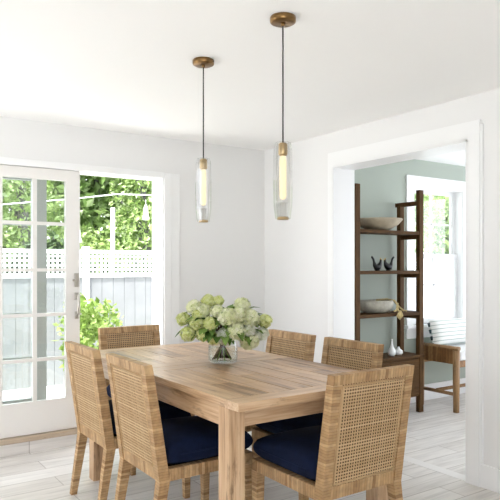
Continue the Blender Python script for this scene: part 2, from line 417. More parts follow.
# ------------------------------------------------------------------ study window
bm = bmesh.new()
add_box(bm, (WX0 - .105, YS - .02, WZ0 - .01), (WX0, YS, WZ1 + .095)); add_box(bm, (WX1, YS - .02, WZ0 - .01), (WX1 + .105, YS, WZ1 + .095))
add_box(bm, (WX0, YS - .02, WZ1), (WX1, YS, WZ1 + .095))
for xa, xb in ((WX0, WX0 + .012), (WX1 - .012, WX1)): add_box(bm, (xa, YS - .01, WZ0), (xb, YS + .15, WZ1))
add_box(bm, (WX0, YS - .01, WZ1 - .012), (WX1, YS + .15, WZ1))
wroot = struct(obj('window_1', bm, M['trim']), 'white double hung window of the room beyond the opening', 'window')
boxes('window_sill', [((WX0 - .13, YS - .055, WZ0 - .03), (WX1 + .13, YS + .15, WZ0)), ((WX0 - .105, YS - .018, WZ0 - .135), (WX1 + .105, YS, WZ0 - .03))], M['trim'], wroot, .003)
def sash(z0, z1, y, zm):
    bm = bmesh.new(); a, b = WX0 + .012, WX1 - .012; s = .052
    add_box(bm, (a, y, z0), (a + s, y + .03, z1)); add_box(bm, (b - s, y, z0), (b, y + .03, z1))
    add_box(bm, (a + s, y, z0), (b - s, y + .03, z0 + .055)); add_box(bm, (a + s, y, z1 - .045), (b - s, y + .03, z1))
    xm = (a + b) / 2
    add_box(bm, (xm - .009, y + .004, z0 + .055), (xm + .009, y + .026, z1 - .045)); add_box(bm, (a + s, y + .004, zm - .009), (b - s, y + .026, zm + .009))
    sroot = obj('sash', bm, M['sash'], wroot)
    boxes('pane', [((a + s, y + .012, z0 + .055), (b - s, y + .016, z1 - .045))], M['pane'], sroot)
sash(WZ0, 1.455, YS + .05, 1.135); sash(1.40, WZ1 - .012, YS + .085, 1.765)

# ------------------------------------------------------------------ dining table
TX0, TX1, TY0, TY1, TZ = 1.37, 2.335, 2.089, 3.95, .77
table = thing('dining_table', 'weathered oak dining table with planked top under the white wall corner', 'table', ((TX0 + TX1) / 2, (TY0 + TY1) / 2, 0))
cx, cy = table.location.x, table.location.y
def tb(lo, hi): return ((lo[0] - cx, lo[1] - cy, lo[2]), (hi[0] - cx, hi[1] - cy, hi[2]))
bw, g, th = .105, .0032, .036
ym = 3.09
bmy = bmesh.new(); EB = []
for (ya, yb) in ((TY0, ym - g), (ym + g, TY1)):
    for xa, xb in ((TX0, TX0 + bw), (TX1 - bw, TX1)): add_box(bmy, *tb((xa, ya + bw, TZ - th), (xb, yb - bw, TZ)), .002)
    for y_a, y_b in ((ya, ya + bw), (yb - bw, yb)): EB.append(tb((TX0, y_a, TZ - th), (TX1, y_b, TZ)))
    n = 6; wq = (TX1 - TX0 - 2 * bw) / n
    for i in range(n):
        xa = TX0 + bw + i * wq
        cut = ya + bw + random.uniform(.25, .7) * (yb - ya - 2 * bw)
        add_box(bmy, *tb((xa + g, ya + bw + g, TZ - th), (xa + wq - g * .5, cut - g * .5, TZ - .0008)), .0015)
        add_box(bmy, *tb((xa + g, cut + g * .5, TZ - th), (xa + wq - g * .5, yb - bw - g, TZ - .0008)), .0015)
top = obj('tabletop', bmy, M['topy'], table)
for q in EB: boxes('end_board', [q], M['topx'], top, .002)
LI = .082
lx = (TX0 + .003, TX1 - .003 - LI); ly = (TY0 + .080, 3.84 - LI)
for x in lx:
    for y in ly:
        bm = bmesh.new(); add_box(bm, *tb((x, y, ZF), (x + LI, y + LI, TZ - th)), .003)
        obj('leg', bm, M['topz'], table)
az0 = .645
for x in (lx[0] + .012, lx[1] + LI - .012 - .03): boxes('apron', [tb((x, ly[0] + LI, az0), (x + .03, ly[1], TZ - th))], M['topy'], table, .002)
for y in (ly[0] + .012, ly[1] + LI - .042): boxes('apron', [tb((lx[0] + LI, y, az0), (lx[1], y + .03, TZ - th))], M['topx'], table, .002)

# ------------------------------------------------------------------ cane chairs
CW, CD, CZ, KZ, KY = .470, .60, .88, .345, .078
def back_y(z): return KY * (CZ - z) / (CZ - KZ)
def build_chair():
    r = thing('dining_chair', '', 'chair', group='woven rattan chairs around the dining table')
    pw = .046; hx = CW / 2
    for s in (-1, 1):
        bm = bmesh.new(); c = s * (hx - pw / 2)
        add_loft(bm, [(c, back_y(KZ) + .026, KZ - .012, pw/2, .026), (c, back_y(.6) + .024, .6, pw/2, .024), (c, back_y(.834) + .021, .836, pw/2, .021)], .005)
        obj('back_post', bm, M['rz'], r)
        bm = bmesh.new()
        add_loft(bm, [(s * (hx - .019), .046, ZF, .017, .017), (c, back_y(KZ) + .026, KZ - .012, pw/2, .026)], .004)
        obj('leg', bm, M['rz'], r)
        bm = bmesh.new()
        add_loft(bm, [(s * (hx - .021), CD - .024, ZF, .016, .016), (c, CD - .024, .335, pw/2, .024)], .004)
        obj('leg', bm, M['rz'], r)
        boxes('side_rail', [((c - pw/2, KY + .05, .333), (c + pw/2, CD - .046, .39))], M['ry'], r, .005)
    boxes('front_rail', [((-hx, CD - .046, .333), (hx, CD, .39))], M['rx'], r, .005)
    bm = bmesh.new(); add_loft(bm, [(0, back_y(.836) + .021, .837, hx, .0215), (0, .02, CZ, hx, .0205)], .010); obj('top_rail', bm, M['rx'], r)
    bm = bmesh.new(); add_loft(bm, [(0, back_y(KZ) + .026, KZ - .01, hx - pw, .022), (0, back_y(.39) + .026, .392, hx - pw, .021)], .004); obj('bottom_rail', bm, M['rx'], r)
    boxes('seat_deck', [((-hx + pw, KY + .045, .366), (hx - pw, CD - .046, .386))], M['deck'], r)
    # woven cane panel, two skins of real strands
    bm = bmesh.new()
    def strand(p0, p1, wx, wz, t):
        (xa, za), (xb, zb) = p0, p1
        vs = []
        for y_off in (0, t):
            for (x, z) in ((xa - wx, za - wz), (xb + wx, za - wz), (xb + wx, zb + wz), (xa - wx, zb + wz)):
                vs.append(bm.verts.new((x, back_y(z) + y0 + y_off, z)))
        for q in [(0,3,2,1),(4,5,6,7),(0,1,5,4),(1,2,6,5),(2,3,7,6),(3,0,4,7)]: bm.faces.new([vs[i] for i in q])
    xi, za, zb = hx - pw, .392, .836
    for y0, off in ((.006, 0), (.031, .5)):
        nx, nz = 26, 31
        px, pz = 2 * xi / nx, (zb - za) / nz
        for i in range(nx):
            x = -xi + (i + .5) * px
            strand((x, za), (x, zb), px * .215, 0, .0016)
        for j in range(nz):
            z = za + (j + .5) * pz
            y0 -= .0010 if off == 0 else -.0010; strand((-xi, z), (xi, z), 0, pz * .225, .0016); y0 += .0010 if off == 0 else -.0010
    obj('cane_panel', bm, M['cane'], r)
    bm = bmesh.new()
    add_loft(bm, [(0, back_y(za) + .019, za, xi, .0015), (0, back_y(zb) + .019, zb, xi, .0015)]); obj('cane_hole_shade', bm, M['deck'], r)  # added dark sheet, paints the shade seen through the cane holes
    # inner beading frame of the panel
    bm = bmesh.new()
    for y_ in (.004,):
        for s in (-1, 1):
            add_tube(bm, [(s * (xi - .012), back_y(.40) + y_, .40), (s * (xi - .012), back_y(.828) + y_, .828)], .004, 6)
        for z in (.402, .826): add_tube(bm, [(-xi + .012, back_y(z) + y_, z), (xi - .012, back_y(z) + y_, z)], .004, 6)
    obj('panel_beading', bm, M['cane'], r)
    # cushion: rounded box with a crown
    nx, ny = 16, 18
    verts, faces = [], []
    hw, ya, yb = hx - .010, KY + .052, CD + .004
    def sup(t, p=5): return (1 - abs(t) ** p) ** (1 / p)
    rows = {}
    for side in (0, 1):
        for j in range(ny + 1):
            for i in range(nx + 1):
                u, v = -1 + 2 * i / nx, -1 + 2 * j / ny
                u, v = math.sin(u * PI / 2), math.sin(v * PI / 2)
                e = max(0, (1 - abs(u) ** 9) * (1 - abs(v) ** 9)) ** .3
                cr = (1 - u * u) * (1 - v * v)
                zc, zt, zl = .445, .052 * e + .026 * cr, .057 * e
                sc = 1
                x = u * hw; y = (ya + yb) / 2 + v * (yb - ya) / 2
                z = zc + zt + (.012 * (1 - v) / 2) * e if side == 0 else zc - zl
                rows[(side, i, j)] = len(verts); verts.append((x, y, z))
    for j in range(ny):
        for i in range(nx):
            faces.append([rows[(0, i, j)], rows[(0, i+1, j)], rows[(0, i+1, j+1)], rows[(0, i, j+1)]])
            faces.append([rows[(1, i, j)], rows[(1, i, j+1)], rows[(1, i+1, j+1)], rows[(1, i+1, j)]])
    c = raw('seat_cushion', verts, faces, M['navy'], r)
    bm = bmesh.new(); bm.from_mesh(c.data); bmesh.ops.remove_doubles(bm, verts=bm.verts, dist=.0008)
    for f in bm.faces: f.smooth = True
    bm.to_mesh(c.data); bm.free()
    c['label'] = 'navy blue seat cushion'
    bm = bmesh.new(); loop = []
    for k in range(41):
        a = 2 * PI * k / 40; ca, sa = math.cos(a), math.sin(a)
        m = (abs(ca) ** 9 + abs(sa) ** 9) ** (1 / 9)
        loop.append((ca / m * hw, (ya + yb) / 2 + sa / m * (yb - ya) / 2, .447))
    add_tube(bm, loop, .004, 6, cap=False); obj('piping', bm, M['navyp'], c)
    return r
proto = build_chair()
CH = [  # x, y of the rear top edge, heading
    (1.153, 3.41, -PI/2, 'rattan chair on the left long side, farther from camera, nearest the glazed door leaf'),
    (1.167, 2.79, -PI/2, 'rattan chair on the left long side, nearer the camera, beside the near table leg'),
    (2.607, 3.29, PI/2, 'rattan chair on the right long side just right of the hydrangea bouquet'),
    (2.622, 2.712, PI/2, 'rattan chair on the right long side in front of the wide opening'),
    (1.842, 4.315, PI, 'rattan chair at the far end of the table before the open doorway'),
    (1.943, 1.880, 0, 'large rattan chair at the near end, caned back towards the camera'),
]
for i, (x, y, rz, lab) in enumerate(CH):
    o = proto if i == 0 else copy_tree(proto)
    o.location = (x, y, 0); o.rotation_euler = (0, 0, rz); o['label'] = lab
    if i == 5: o.scale = (1.03, 1, 1)

# ------------------------------------------------------------------ pendants
def build_pendant():
    r = thing('pendant_lamp', '', 'lamp', group='crystal pendants over the table')
    # origin at the ceiling
    bm = bmesh.new(); add_lathe(bm, [(0, -.027), (.048, -.027), (.054, -.024), (.056, -.019), (.056, -.004), (.053, 0), (0, 0)], seg=40); add_lathe(bm, [(0, -.04), (.008, -.038), (.010, -.027), (0, -.027)], seg=16)
    c = obj('canopy', bm, M['brass'], r); c['label'] = 'round aged brass canopy'
    bm = bmesh.new(); add_tube(bm, [(0, 0, -.03), (0, 0, -.545)], .0033, 8); obj('cord', bm, M['cord'], r)
    bm = bmesh.new(); add_lathe(bm, [(0, -.540), (.014, -.540), (.019, -.545), (.020, -.588), (.016, -.594), (0, -.594)], seg=24); obj('socket_cap', bm, M['brassd'], r)
    bm = bmesh.new()   # heavy faceted crystal, wall 9 mm
    prof = [(.034, -.538), (.041, -.565), (.043, -.70), (.041, -.80), (.033, -.865), (.026, -.865), (.0295, -.80), (.031, -.70), (.0295, -.565), (.026, -.538)]
    add_lathe(bm, prof, seg=8, smooth=False, close=True)
    s = obj('glass_shade', bm, M['crystal'], r); s['label'] = 'clear faceted crystal cylinder'
    bm = bmesh.new(); add_lathe(bm, [(0, -.592), (.012, -.597), (.015, -.612), (.015, -.765), (.012, -.778), (0, -.783)], seg=20)
    b = obj('bulb', bm, M['bulb'], r); b['label'] = 'glowing warm tubular bulb'
    bm = bmesh.new(); add_lathe(bm, [(.020, -.795), (.021, -.862), (.014, -.862), (.013, -.795)], seg=20, close=True)
    obj('inner_tube', bm, M['crystal'], r)
    bm = bmesh.new(); add_lathe(bm, [(.0, -.857), (.024, -.857), (.025, -.868), (0, -.868)], seg=24); obj('bottom_cap', bm, M['brassd'], r)
    return r
p1 = build_pendant(); p1.location = (1.602, 2.096, H); p1['label'] = 'larger looking crystal pendant lamp on the right, over the near half of the table'
p2 = copy_tree(p1)
for q in [k for k in COL.objects if k.parent == p2 and not k.name.startswith('canopy')]: q.location.z += .028
p2.location = (1.597, 2.767, H); p2['label'] = 'smaller looking crystal pendant lamp on the left, over the far half of the table'

# ------------------------------------------------------------------ vase and hydrangeas
FX, TH, F_, CY_ = 1.33, .5991, 615.1, 265.9
VX, VY = 1.885, 3.04
bm = bmesh.new()
add_lathe(bm, [(0, 0), (.072, 0), (.083, .010), (.0865, .045), (.085, .09), (.080, .135), (.079, .152), (.0765, .152), (.0775, .135), (.0822, .09), (.0835, .045), (.080, .014), (.068, .008), (0, .008)], seg=48)
vase = tag(obj('vase', bm, M['vase'], loc=(VX, VY, TZ + .0005)), 'clear glass vase of hydrangeas on the oak dining table', 'vase')
bm = bmesh.new(); add_lathe(bm, [(0, .009), (.068, .009), (.0795, .016), (.0825, .045), (.0812, .088), (0, .088)], seg=40)
w = obj('water', bm, glass('vase water', (.97, .985, .975), .01), vase)

def floret_mesh(name, R, n, mat):
    verts, faces = [], []; fm = []
    ga = PI * (3 - 5 ** .5)
    # green core
    bm = bmesh.new(); bmesh.ops.create_icosphere(bm, subdivisions=2, radius=R * .72)
    bm.verts.ensure_lookup_table()
    for v in bm.verts: verts.append(tuple(v.co))
    for f in bm.faces: faces.append([v.index for v in f.verts]); fm.append(1)
    bm.free()
    for i in range(n):
        z = 1 - 2 * (i + .5) / n; rr = math.sqrt(max(0, 1 - z * z)); a = ga * i
        d = Vector((rr * math.cos(a), rr * math.sin(a), z)); d = (d + Vector([random.uniform(-.1, .1) for _ in range(3)])).normalized()
        c = d * R * random.uniform(.82, 1.08); s = R * random.uniform(.22, .31); d = (d + Vector([random.uniform(-.4, .4) for _ in range(3)])).normalized()
        t = d.orthogonal().normalized(); t.rotate(Matrix.Rotation(random.uniform(0, 6.28), 3, d)); b = d.cross(t)
        k0 = len(verts); verts.append(tuple(c))
        for q in range(4):
            aa = q * PI / 2; u = t * math.cos(aa) + b * math.sin(aa); w_ = t * math.cos(aa + PI/2) + b * math.sin(aa + PI/2)
            k = len(verts)
            verts += [tuple(c + u * s * .55 + w_ * s * .42 + d * s * .16), tuple(c + u * s * 1.0 + d * s * .10), tuple(c + u * s * .55 - w_ * s * .42 + d * s * .16)]
            faces.append([k0, k + 2, k + 1, k]); fm.append(0)
    me = bpy.data.meshes.new(name); me.from_pydata(verts, [], faces); me.materials.append(mat); me.materials.append(M['core'])
    me.polygons.foreach_set('material_index', fm); me.update(); return me
HM = {(k, v): floret_mesh('hydrangea_head', .046, 190, M['petal_' + k]) for k in 'gwp' for v in range(2)}

def leaf_bm(bm, base, tip, width, up, fold=.25):
    base, tip = Vector(base), Vector(tip); d = tip - base; L = d.length; d.normalize()
    s = d.cross(Vector(up)).normalized(); u = s.cross(d)
    prev = None
    for i in range(7):
        t = i / 6; w_ = width * math.sin(PI * min(1, t * .93 + .04)) ** .8 * (1 - .35 * t)
        c = base + d * L * t + u * (.18 * L * math.sin(t * PI) - .12 * L * t * t)
        row = [bm.verts.new(c - s * w_ + u * w_ * fold), bm.verts.new(c), bm.verts.new(c + s * w_ + u * w_ * fold)]
        if prev:
            for k in (0, 1):
                f = bm.faces.new([prev[k], prev[k+1], row[k+1], row[k]]); f.smooth = True
        prev = row

Fw = Vector((math.sin(TH), math.cos(TH), 0)); Rt = Vector((math.cos(TH), -math.sin(TH), 0))
BC = Vector((VX, VY, .99)); bd = BC.dot(Fw)
# bouquet layout in metres: across, up, toward the viewer side; radius; tint
HEADS = [  # (a, u, r, tint, label)
 (183, 319, 6.2, 'g', 'lime hydrangea bloom at the far left edge of the bouquet'),
 (188, 334, 7.0, 'g', 'large lime hydrangea bloom lowest on the left of the bouquet'),
 (194, 307, 6.8, 'w', 'cream hydrangea bloom on the upper left shoulder of the bouquet'),
 (208, 301, 6.2, 'g', 'lime hydrangea bloom at the top left of the bouquet'),
 (218, 301, 5.2, 'g', 'small lime hydrangea bloom at the top middle of the bouquet'),
 (203.5, 311, 7.2, 'w', 'round cream hydrangea bloom below the two topmost lime blooms'),
 (217, 311, 5.8, 'w', 'cream hydrangea bloom just left of the bouquet centre top'),
 (197, 323, 6.8, 'g', 'lime hydrangea bloom, left one of the middle pair'),
 (210.5, 324, 6.6, 'g', 'lime hydrangea bloom, right one of the middle left pair'),
 (203, 335, 6.3, 'g', 'shaded lime hydrangea bloom beneath the middle left pair'),
 (214, 338, 6.5, 'g', 'lime hydrangea bloom above the left rim of the vase'),
 (225, 336.5, 8.2, 'p', 'whitish hydrangea bloom low above the middle of the vase'),
 (236, 331, 9.0, 'w', 'large cream hydrangea bloom right of the whitish low one'),
 (228, 317, 8.6, 'w', 'large cream hydrangea bloom in the centre of the bouquet'),
 (239, 315, 6.8, 'w', 'cream hydrangea bloom right beside the large centre bloom'),
 (242, 305, 7.2, 'w', 'pale lime hydrangea bloom highest on the right of the bouquet'),
 (250, 318, 8.2, 'w', 'cream hydrangea bloom on the right shoulder of the bouquet'),
 (248.5, 330, 6.2, 'p', 'whitish hydrangea bloom between two cream ones on the right'),
 (249, 340.5, 8.6, 'w', 'large cream hydrangea bloom lowest on the right of the bouquet'),
 (265, 321, 6.4, 'g', 'lime hydrangea bloom at the far right edge of the bouquet'),
 (262, 334, 6.3, 'p', 'whitish hydrangea bloom below the far right lime one'),
 (197.5, 314.5, 4.6, 'g', 'smallest lime hydrangea bloom tucked in on the left'),
]
for i, (px, py, rp, tint, lab) in enumerate(HEADS):
    e = ((px - 224) / 50) ** 2 + ((py - 322) / 30) ** 2
    dep = .20 * math.sqrt(max(0, 1 - e)) + random.uniform(-.02, .02)
    d = bd - dep
    P = Fw * d + Rt * ((px - 250) / F_ * d); P.z = FX + (CY_ - py) / F_ * d
    rad = rp / F_ * d * 1.08
    base = Vector((VX, VY, TZ + .004))
    root = thing('hydrangea', lab, 'flower', base, group='hydrangeas in the glass vase')
    h = bpy.data.objects.new('flower_head', HM[(tint, i % 2)]); COL.objects.link(h); h.parent = root
    L = P - base; h.location = L; s = rad / .046
    h.scale = (s, s, s * .92); h.rotation_euler = (random.uniform(-.4, .4), random.uniform(-.4, .4), random.uniform(0, 6))
    # stem: foot against the opposite side of the vase, crossing at the neck
    hd = Vector((L.x, L.y, 0)); n_ = hd.normalized() if hd.length > .01 else Vector((1, 0, 0))
    ang = random.uniform(-.7, .7); n_.rotate(Matrix.Rotation(ang, 3, 'Z'))
    foot = -n_ * random.uniform(.048, .069) + Vector((0, 0, .014))
    neck = Vector((L.x, L.y, 0)) * .12 + Vector((random.uniform(-.012, .012), random.uniform(-.012, .012), .125))
    neck2 = Vector((L.x, L.y, 0)) * .35 + Vector((0, 0, .125 + .4 * (L.z - .125))) if L.z > .14 else Vector((L.x * .45, L.y * .45, .16))
    bm = bmesh.new(); add_tube(bm, [foot, (foot + neck) / 2, neck, neck2, L - Vector((0, 0, rad * .3))], .0050, 6); obj('stem', bm, M['stem'], root)
    out = Vector((L.x, L.y, .02)).normalized()
    bm = bmesh.new()
    for q in range(2):
        dv = out.copy(); dv.rotate(Matrix.Rotation(random.uniform(-1.6, 1.6), 3, 'Z')); dv.z = random.uniform(-.25, .75)
        st = neck2.lerp(L, .55)
        leaf_bm(bm, st, st + dv.normalized() * random.uniform(.085, .125), random.uniform(.022, .032), (0, 0, 1))
    obj('leaves', bm, M['leaf'], root)
# loose greenery between the blooms
bm = bmesh.new()
for q in range(110):
    a = random.uniform(0, 2 * PI); el = random.uniform(-.45, 1.2)
    dv = Vector((math.cos(a) * math.cos(el), math.sin(a) * math.cos(el), math.sin(el) * .62))
    c = Vector((0, 0, .20)) + Vector((dv.x * 1.1, dv.y * 1.1, dv.z * .9)) * random.uniform(.11, .185)
    leaf_bm(bm, c, c + (dv + Vector((0, 0, random.uniform(-.3, .3)))).normalized() * random.uniform(.075, .11), random.uniform(.022, .034), (0, 0, 1))
for q in range(7):
    a = q * .9 + .3; add_tube(bm, [(-.05 * math.cos(a), -.05 * math.sin(a), .014), (.01 * math.cos(a), .01 * math.sin(a), .11), (.07 * math.cos(a), .07 * math.sin(a), .21)], .0035, 6)
obj_g = obj('greenery', bm, M['leaf'], loc=(VX, VY, TZ + .004))
tag(obj_g, 'dark green hydrangea leaves between the blooms in the vase', 'leaves', kind='stuff')

# ------------------------------------------------------------------ etagere in the room beyond
SX0, SX1, SY0, SY1 = 3.698, 4.568, 3.82, 4.10
et = thing('etagere', 'dark walnut open shelving unit standing in the room beyond the opening', 'shelf', ((SX0 + SX1) / 2, (SY0 + SY1) / 2, 0))
ex, ey = et.location.x, et.location.y
def sb(lo, hi): return ((lo[0] - ex, lo[1] - ey, lo[2]), (hi[0] - ex, hi[1] - ey, hi[2]))
PW = .056
for x in (SX0, SX1 - PW):
    for y, zt in ((SY0, 2.035), (SY1 - .045, 1.905)):
        boxes('post', [sb((x, y, ZF), (x + PW, y + .045, zt))], M['walnut'], et, .004)
    boxes('crossbar', [sb((x + .008, SY0 + .045, 1.895), (x + PW - .008, SY1 + .03, 1.935))], M['walnutx'], et, .003)
for z in (1.648, 1.287, .906):
    boxes('shelf_board', [sb((SX0 + .004, SY0 + .045, z - .028), (SX1 - .004, SY1 - .045, z)), sb((SX0 + PW, SY0 + .004, z - .030), (SX1 - PW, SY0 + .045, z))], M['walnutx'], et, .002)
    for x in (SX0 + .006, SX1 - PW + .006): boxes('side_rail', [sb((x, SY0 + .045, z - .068), (x + PW - .012, SY1 - .045, z - .030))], M['walnutx'], et, .002)
cab = boxes('cabinet', [sb((SX0 + .01, SY0 + .015, .12), (SX1 - .01, SY1 - .01, .480))], M['walnutx'], et, .003)
boxes('cabinet_top', [sb((SX0 - .004, SY0 - .006, .482), (SX1 + .004, SY1, .506))], M['walnutx'], et, .003)
xm = (SX0 + SX1) / 2
for xa, xb in ((SX0 + PW + .006, xm - .003), (xm + .003, SX1 - PW - .006)):
    dr = boxes('drawer', [sb((xa, SY0 + .002, .135), (xb, SY0 + .014, .465))], M['walnutx'], et, .002)
    bm = bmesh.new(); add_lathe(bm, [(0, 0), (.012, .002), (.014, .012), (0, .016)], seg=12)
    bmesh.ops.rotate(bm, verts=bm.verts, matrix=Matrix.Rotation(PI / 2, 3, 'X')); bmesh.ops.translate(bm, verts=bm.verts, vec=((xa + xb) / 2 - ex, SY0 + .002 - ey, .40))
    obj('knob', bm, M['walnut'], dr)

# things on the shelves
bm = bmesh.new(); add_lathe(bm, [(0, 0), (.07, 0), (.10, .006), (.18, .05), (.222, .098), (.218, .106), (.205, .099), (.16, .055), (.09, .018), (0, .014)], seg=48)
tag(obj('bowl', bm, M['bowl'], loc=(4.105, 3.955, 1.649)), 'wide shallow washed wood bowl on the top shelf', 'bowl')
# oval stone bowl
bm = bmesh.new(); add_lathe(bm, [(0, 0), (.10, 0), (.145, .014), (.18, .05), (.186, .085), (.176, .112), (.166, .112), (.172, .085), (.165, .055), (.13, .022), (0, .014)], seg=40)
for v in bm.verts: v.co.y *= .72
tag(obj('bowl', bm, M['bowl2'], loc=(4.075, 3.955, .907)), 'rounded speckled stone bowl on the third shelf, under a bead tassel', 'bowl')
# bead garland draped over the rim
bm = bmesh.new()
def beads(pts, r, step):
    for (a, b) in zip(pts, pts[1:]):
        a, b = Vector(a), Vector(b); n = max(1, int((b - a).length / step))
        for k in range(n):
            bmesh.ops.create_icosphere(bm, subdivisions=1, radius=r, matrix=Matrix.Translation(a.lerp(b, k / n)))
beads([(4.10, 3.96, 1.022), (4.20, 3.93, 1.027), (4.262, 3.90, 1.012), (4.270, 3.87, .985), (4.235, 3.835, .935), (4.215, 3.81, .922)], .011, .016)
beads([(4.255, 3.90, 1.012), (4.25, 3.855, .975), (4.205, 3.825, .932), (4.16, 3.815, .922)], .010, .015)
beads([(4.262, 3.905, 1.010), (4.29, 3.86, .95), (4.33, 3.85, .922), (4.37, 3.83, .918)], .010, .015)
gar = obj('bead_garland', bm, M['bead']); tag(gar, 'straw coloured bead garland with tassels draped over the stone bowl', 'garland')
bm = bmesh.new()
for k in range(9): add_tube(bm, [(4.235 + .002 * k, 3.812, .93), (4.19 + .010 * k, 3.806, .845 + .008 * abs(k - 4))], [.004, .006], 5)
tz = obj('tassel', bm, M['bead'], gar)
# two black birds
def bird(x, flip, lab):
    r = thing('bird_figurine', lab, 'figurine', (x, 3.94, 1.2875), group='black bird figurines on the second shelf')
    s = -1 if flip else 1
    bm = bmesh.new()
    add_tube(bm, [(-.075*s, 0, .128), (-.068*s, 0, .120), (-.052*s, 0, .103), (-.044*s, 0, .078), (-.036*s, 0, .05), (-.015*s, 0, .030), (.010*s, 0, .034), (.030*s, 0, .052), (.040*s, 0, .075), (.043*s, 0, .092), (.040*s, 0, .104)],
             [.006, .010, .010, .011, .018, .028, .030, .022, .012, .011, .006], 12)
    add_lathe(bm, [(0, 0), (.022, 0), (.018, .012), (0, .018)], c=(0, 0, 0), seg=16)
    obj('body', bm, M['black'], r)
    bm = bmesh.new(); add_tube(bm, [(.042*s, 0, .098), (.052*s, 0, .100), (.064*s, 0, .094)], [.006, .004, .001], 8)
    add_tube(bm, [(.036*s, 0, .102), (.040*s, 0, .112), (.050*s, 0, .112)], [.005, .004, .001], 8)
    bk = obj('beak', bm, M['gold'], r); bk['label'] = 'small gold beak and crest'
bird(4.085, False, 'black bird figurine on the left, tail raised, facing right')
bird(4.225, True, 'black bird figurine on the right, tail raised, facing left')
# ceramics on the cabinet top
bm = bmesh.new(); add_lathe(bm, [(0, 0), (.025, 0), (.037, .02), (.034, .05), (.016, .085), (.010, .11), (.009, .145), (.013, .153), (.006, .152), (.006, .10), (0, .09)], seg=24)
tag(obj('bottle_vase', bm, M['ceramic'], loc=(4.245, 3.915, .507)), 'slim white ceramic bottle vase on the cabinet top', 'vase')
bm = bmesh.new(); add_lathe(bm, [(0, 0), (.024, 0), (.040, .018), (.036, .042), (.014, .058), (.009, .075), (.004, .076), (0, .06)], seg=24)
tag(obj('bud_vase', bm, M['ceramic'], loc=(4.345, 3.925, .507)), 'squat white ceramic bud vase right of the slim bottle', 'vase')

# ------------------------------------------------------------------ woven bench under the window
BX0, BX1, BY0, BY1 = 4.765, 6.05, 3.60, 4.08
bench = thing('bench', 'honey rattan bench with woven arm under the study window', 'bench', ((BX0 + BX1) / 2, (BY0 + BY1) / 2, 0))
qx, qy = bench.location.x, bench.location.y
def qb(lo, hi): return ((lo[0] - qx, lo[1] - qy, lo[2]), (hi[0] - qx, hi[1] - qy, hi[2]))
def qp(p): return (p[0] - qx, p[1] - qy, p[2])
for x in (BX0 + .035, BX1 - .035):
    for y in (BY0 + .035, BY1 - .035):
        bm = bmesh.new(); add_tube(bm, [qp((x, y, ZF)), qp((x, y, .25)), qp((x, y, .545))], [.028, .032, .032], 14); obj('leg', bm, M['bench'], bench)
    boxes('arm_panel', [qb((x - .022, BY0 + .02, .415), (x + .022, BY1 - .02, .562))], M['benchw'], bench, .008)
    bm = bmesh.new(); add_tube(bm, [qp((x, BY0, .562)), qp((x, BY1, .562))], .020, 10); obj('arm_rail', bm, M['bench'], bench)
    bm = bmesh.new(); add_tube(bm, [qp((x, BY0 + .035, .135)), qp((x, BY1 - .035, .135))], .017, 8); obj('stretcher', bm, M['bench'], bench)
bm = bmesh.new(); add_tube(bm, [qp((BX0 + .03, BY0 + .25, .145)), qp((BX1 - .03, BY0 + .25, .145))], .017, 8); obj('stretcher', bm, M['bench'], bench)
for y in (BY0 + .015, BY1 - .055): boxes('seat_rail', [qb((BX0 + .04, y, .385), (BX1 - .04, y + .04, .445))], M['benchw'], bench, .006)
boxes('seat_deck', [qb((BX0 + .06, BY0 + .055, .41), (BX1 - .06, BY1 - .055, .435))], M['bench'], bench)
boxes('seat_cushion', [qb((BX0 + .062, BY0 + .01, .445), (BX1 - .062, BY1 - .01, .535))], M['linen'], bench, .02)
# pillow
def pillow(w_, h_, t):
    n = 20; verts, faces = [], []; idx = {}
    for s in (0, 1):
        for j in range(n + 1):
            for i in range(n + 1):
                u, v = -1 + 2*i/n, -1 + 2*j/n
                k = math.sqrt(max(0, (1 - u**4) * (1 - v**4)))
                pinch = 1 - .05 * (1 - abs(u)) * 1
                idx[(s, i, j)] = len(verts)
                verts.append((u * w_/2 * (1 - .04 * (1 - v*v)), (t/2 * k) * (1 if s else -1), v * h_/2 * (1 - .09 * (1 - u*u))))
    for j in range(n):
        for i in range(n):
            faces.append([idx[(0,i,j)], idx[(0,i+1,j)], idx[(0,i+1,j+1)], idx[(0,i,j+1)]])
            faces.append([idx[(1,i,j)], idx[(1,i,j+1)], idx[(1,i+1,j+1)], idx[(1,i+1,j)]])
    return verts, faces
v, f = pillow(.62, .27, .13)
pl = raw('pillow', v, f, M['stripe']); tag(pl, 'white lumbar pillow with thin grey green stripes on the bench', 'pillow')
for p in pl.data.polygons: p.use_smooth = True
pl.location = (5.155, 3.965, .672); pl.rotation_euler = (-.25, 0, 0)
for k in range(4):
    bm = bmesh.new(); z = -.10 + k * .066
    add_tube(bm, [(-.300, 0, z), (-.316, -.004, z - .004), (-.322, -.008, z - .034)], [.006, .014, .010], 8)
    obj('tassel', bm, M['tassel'], pl)

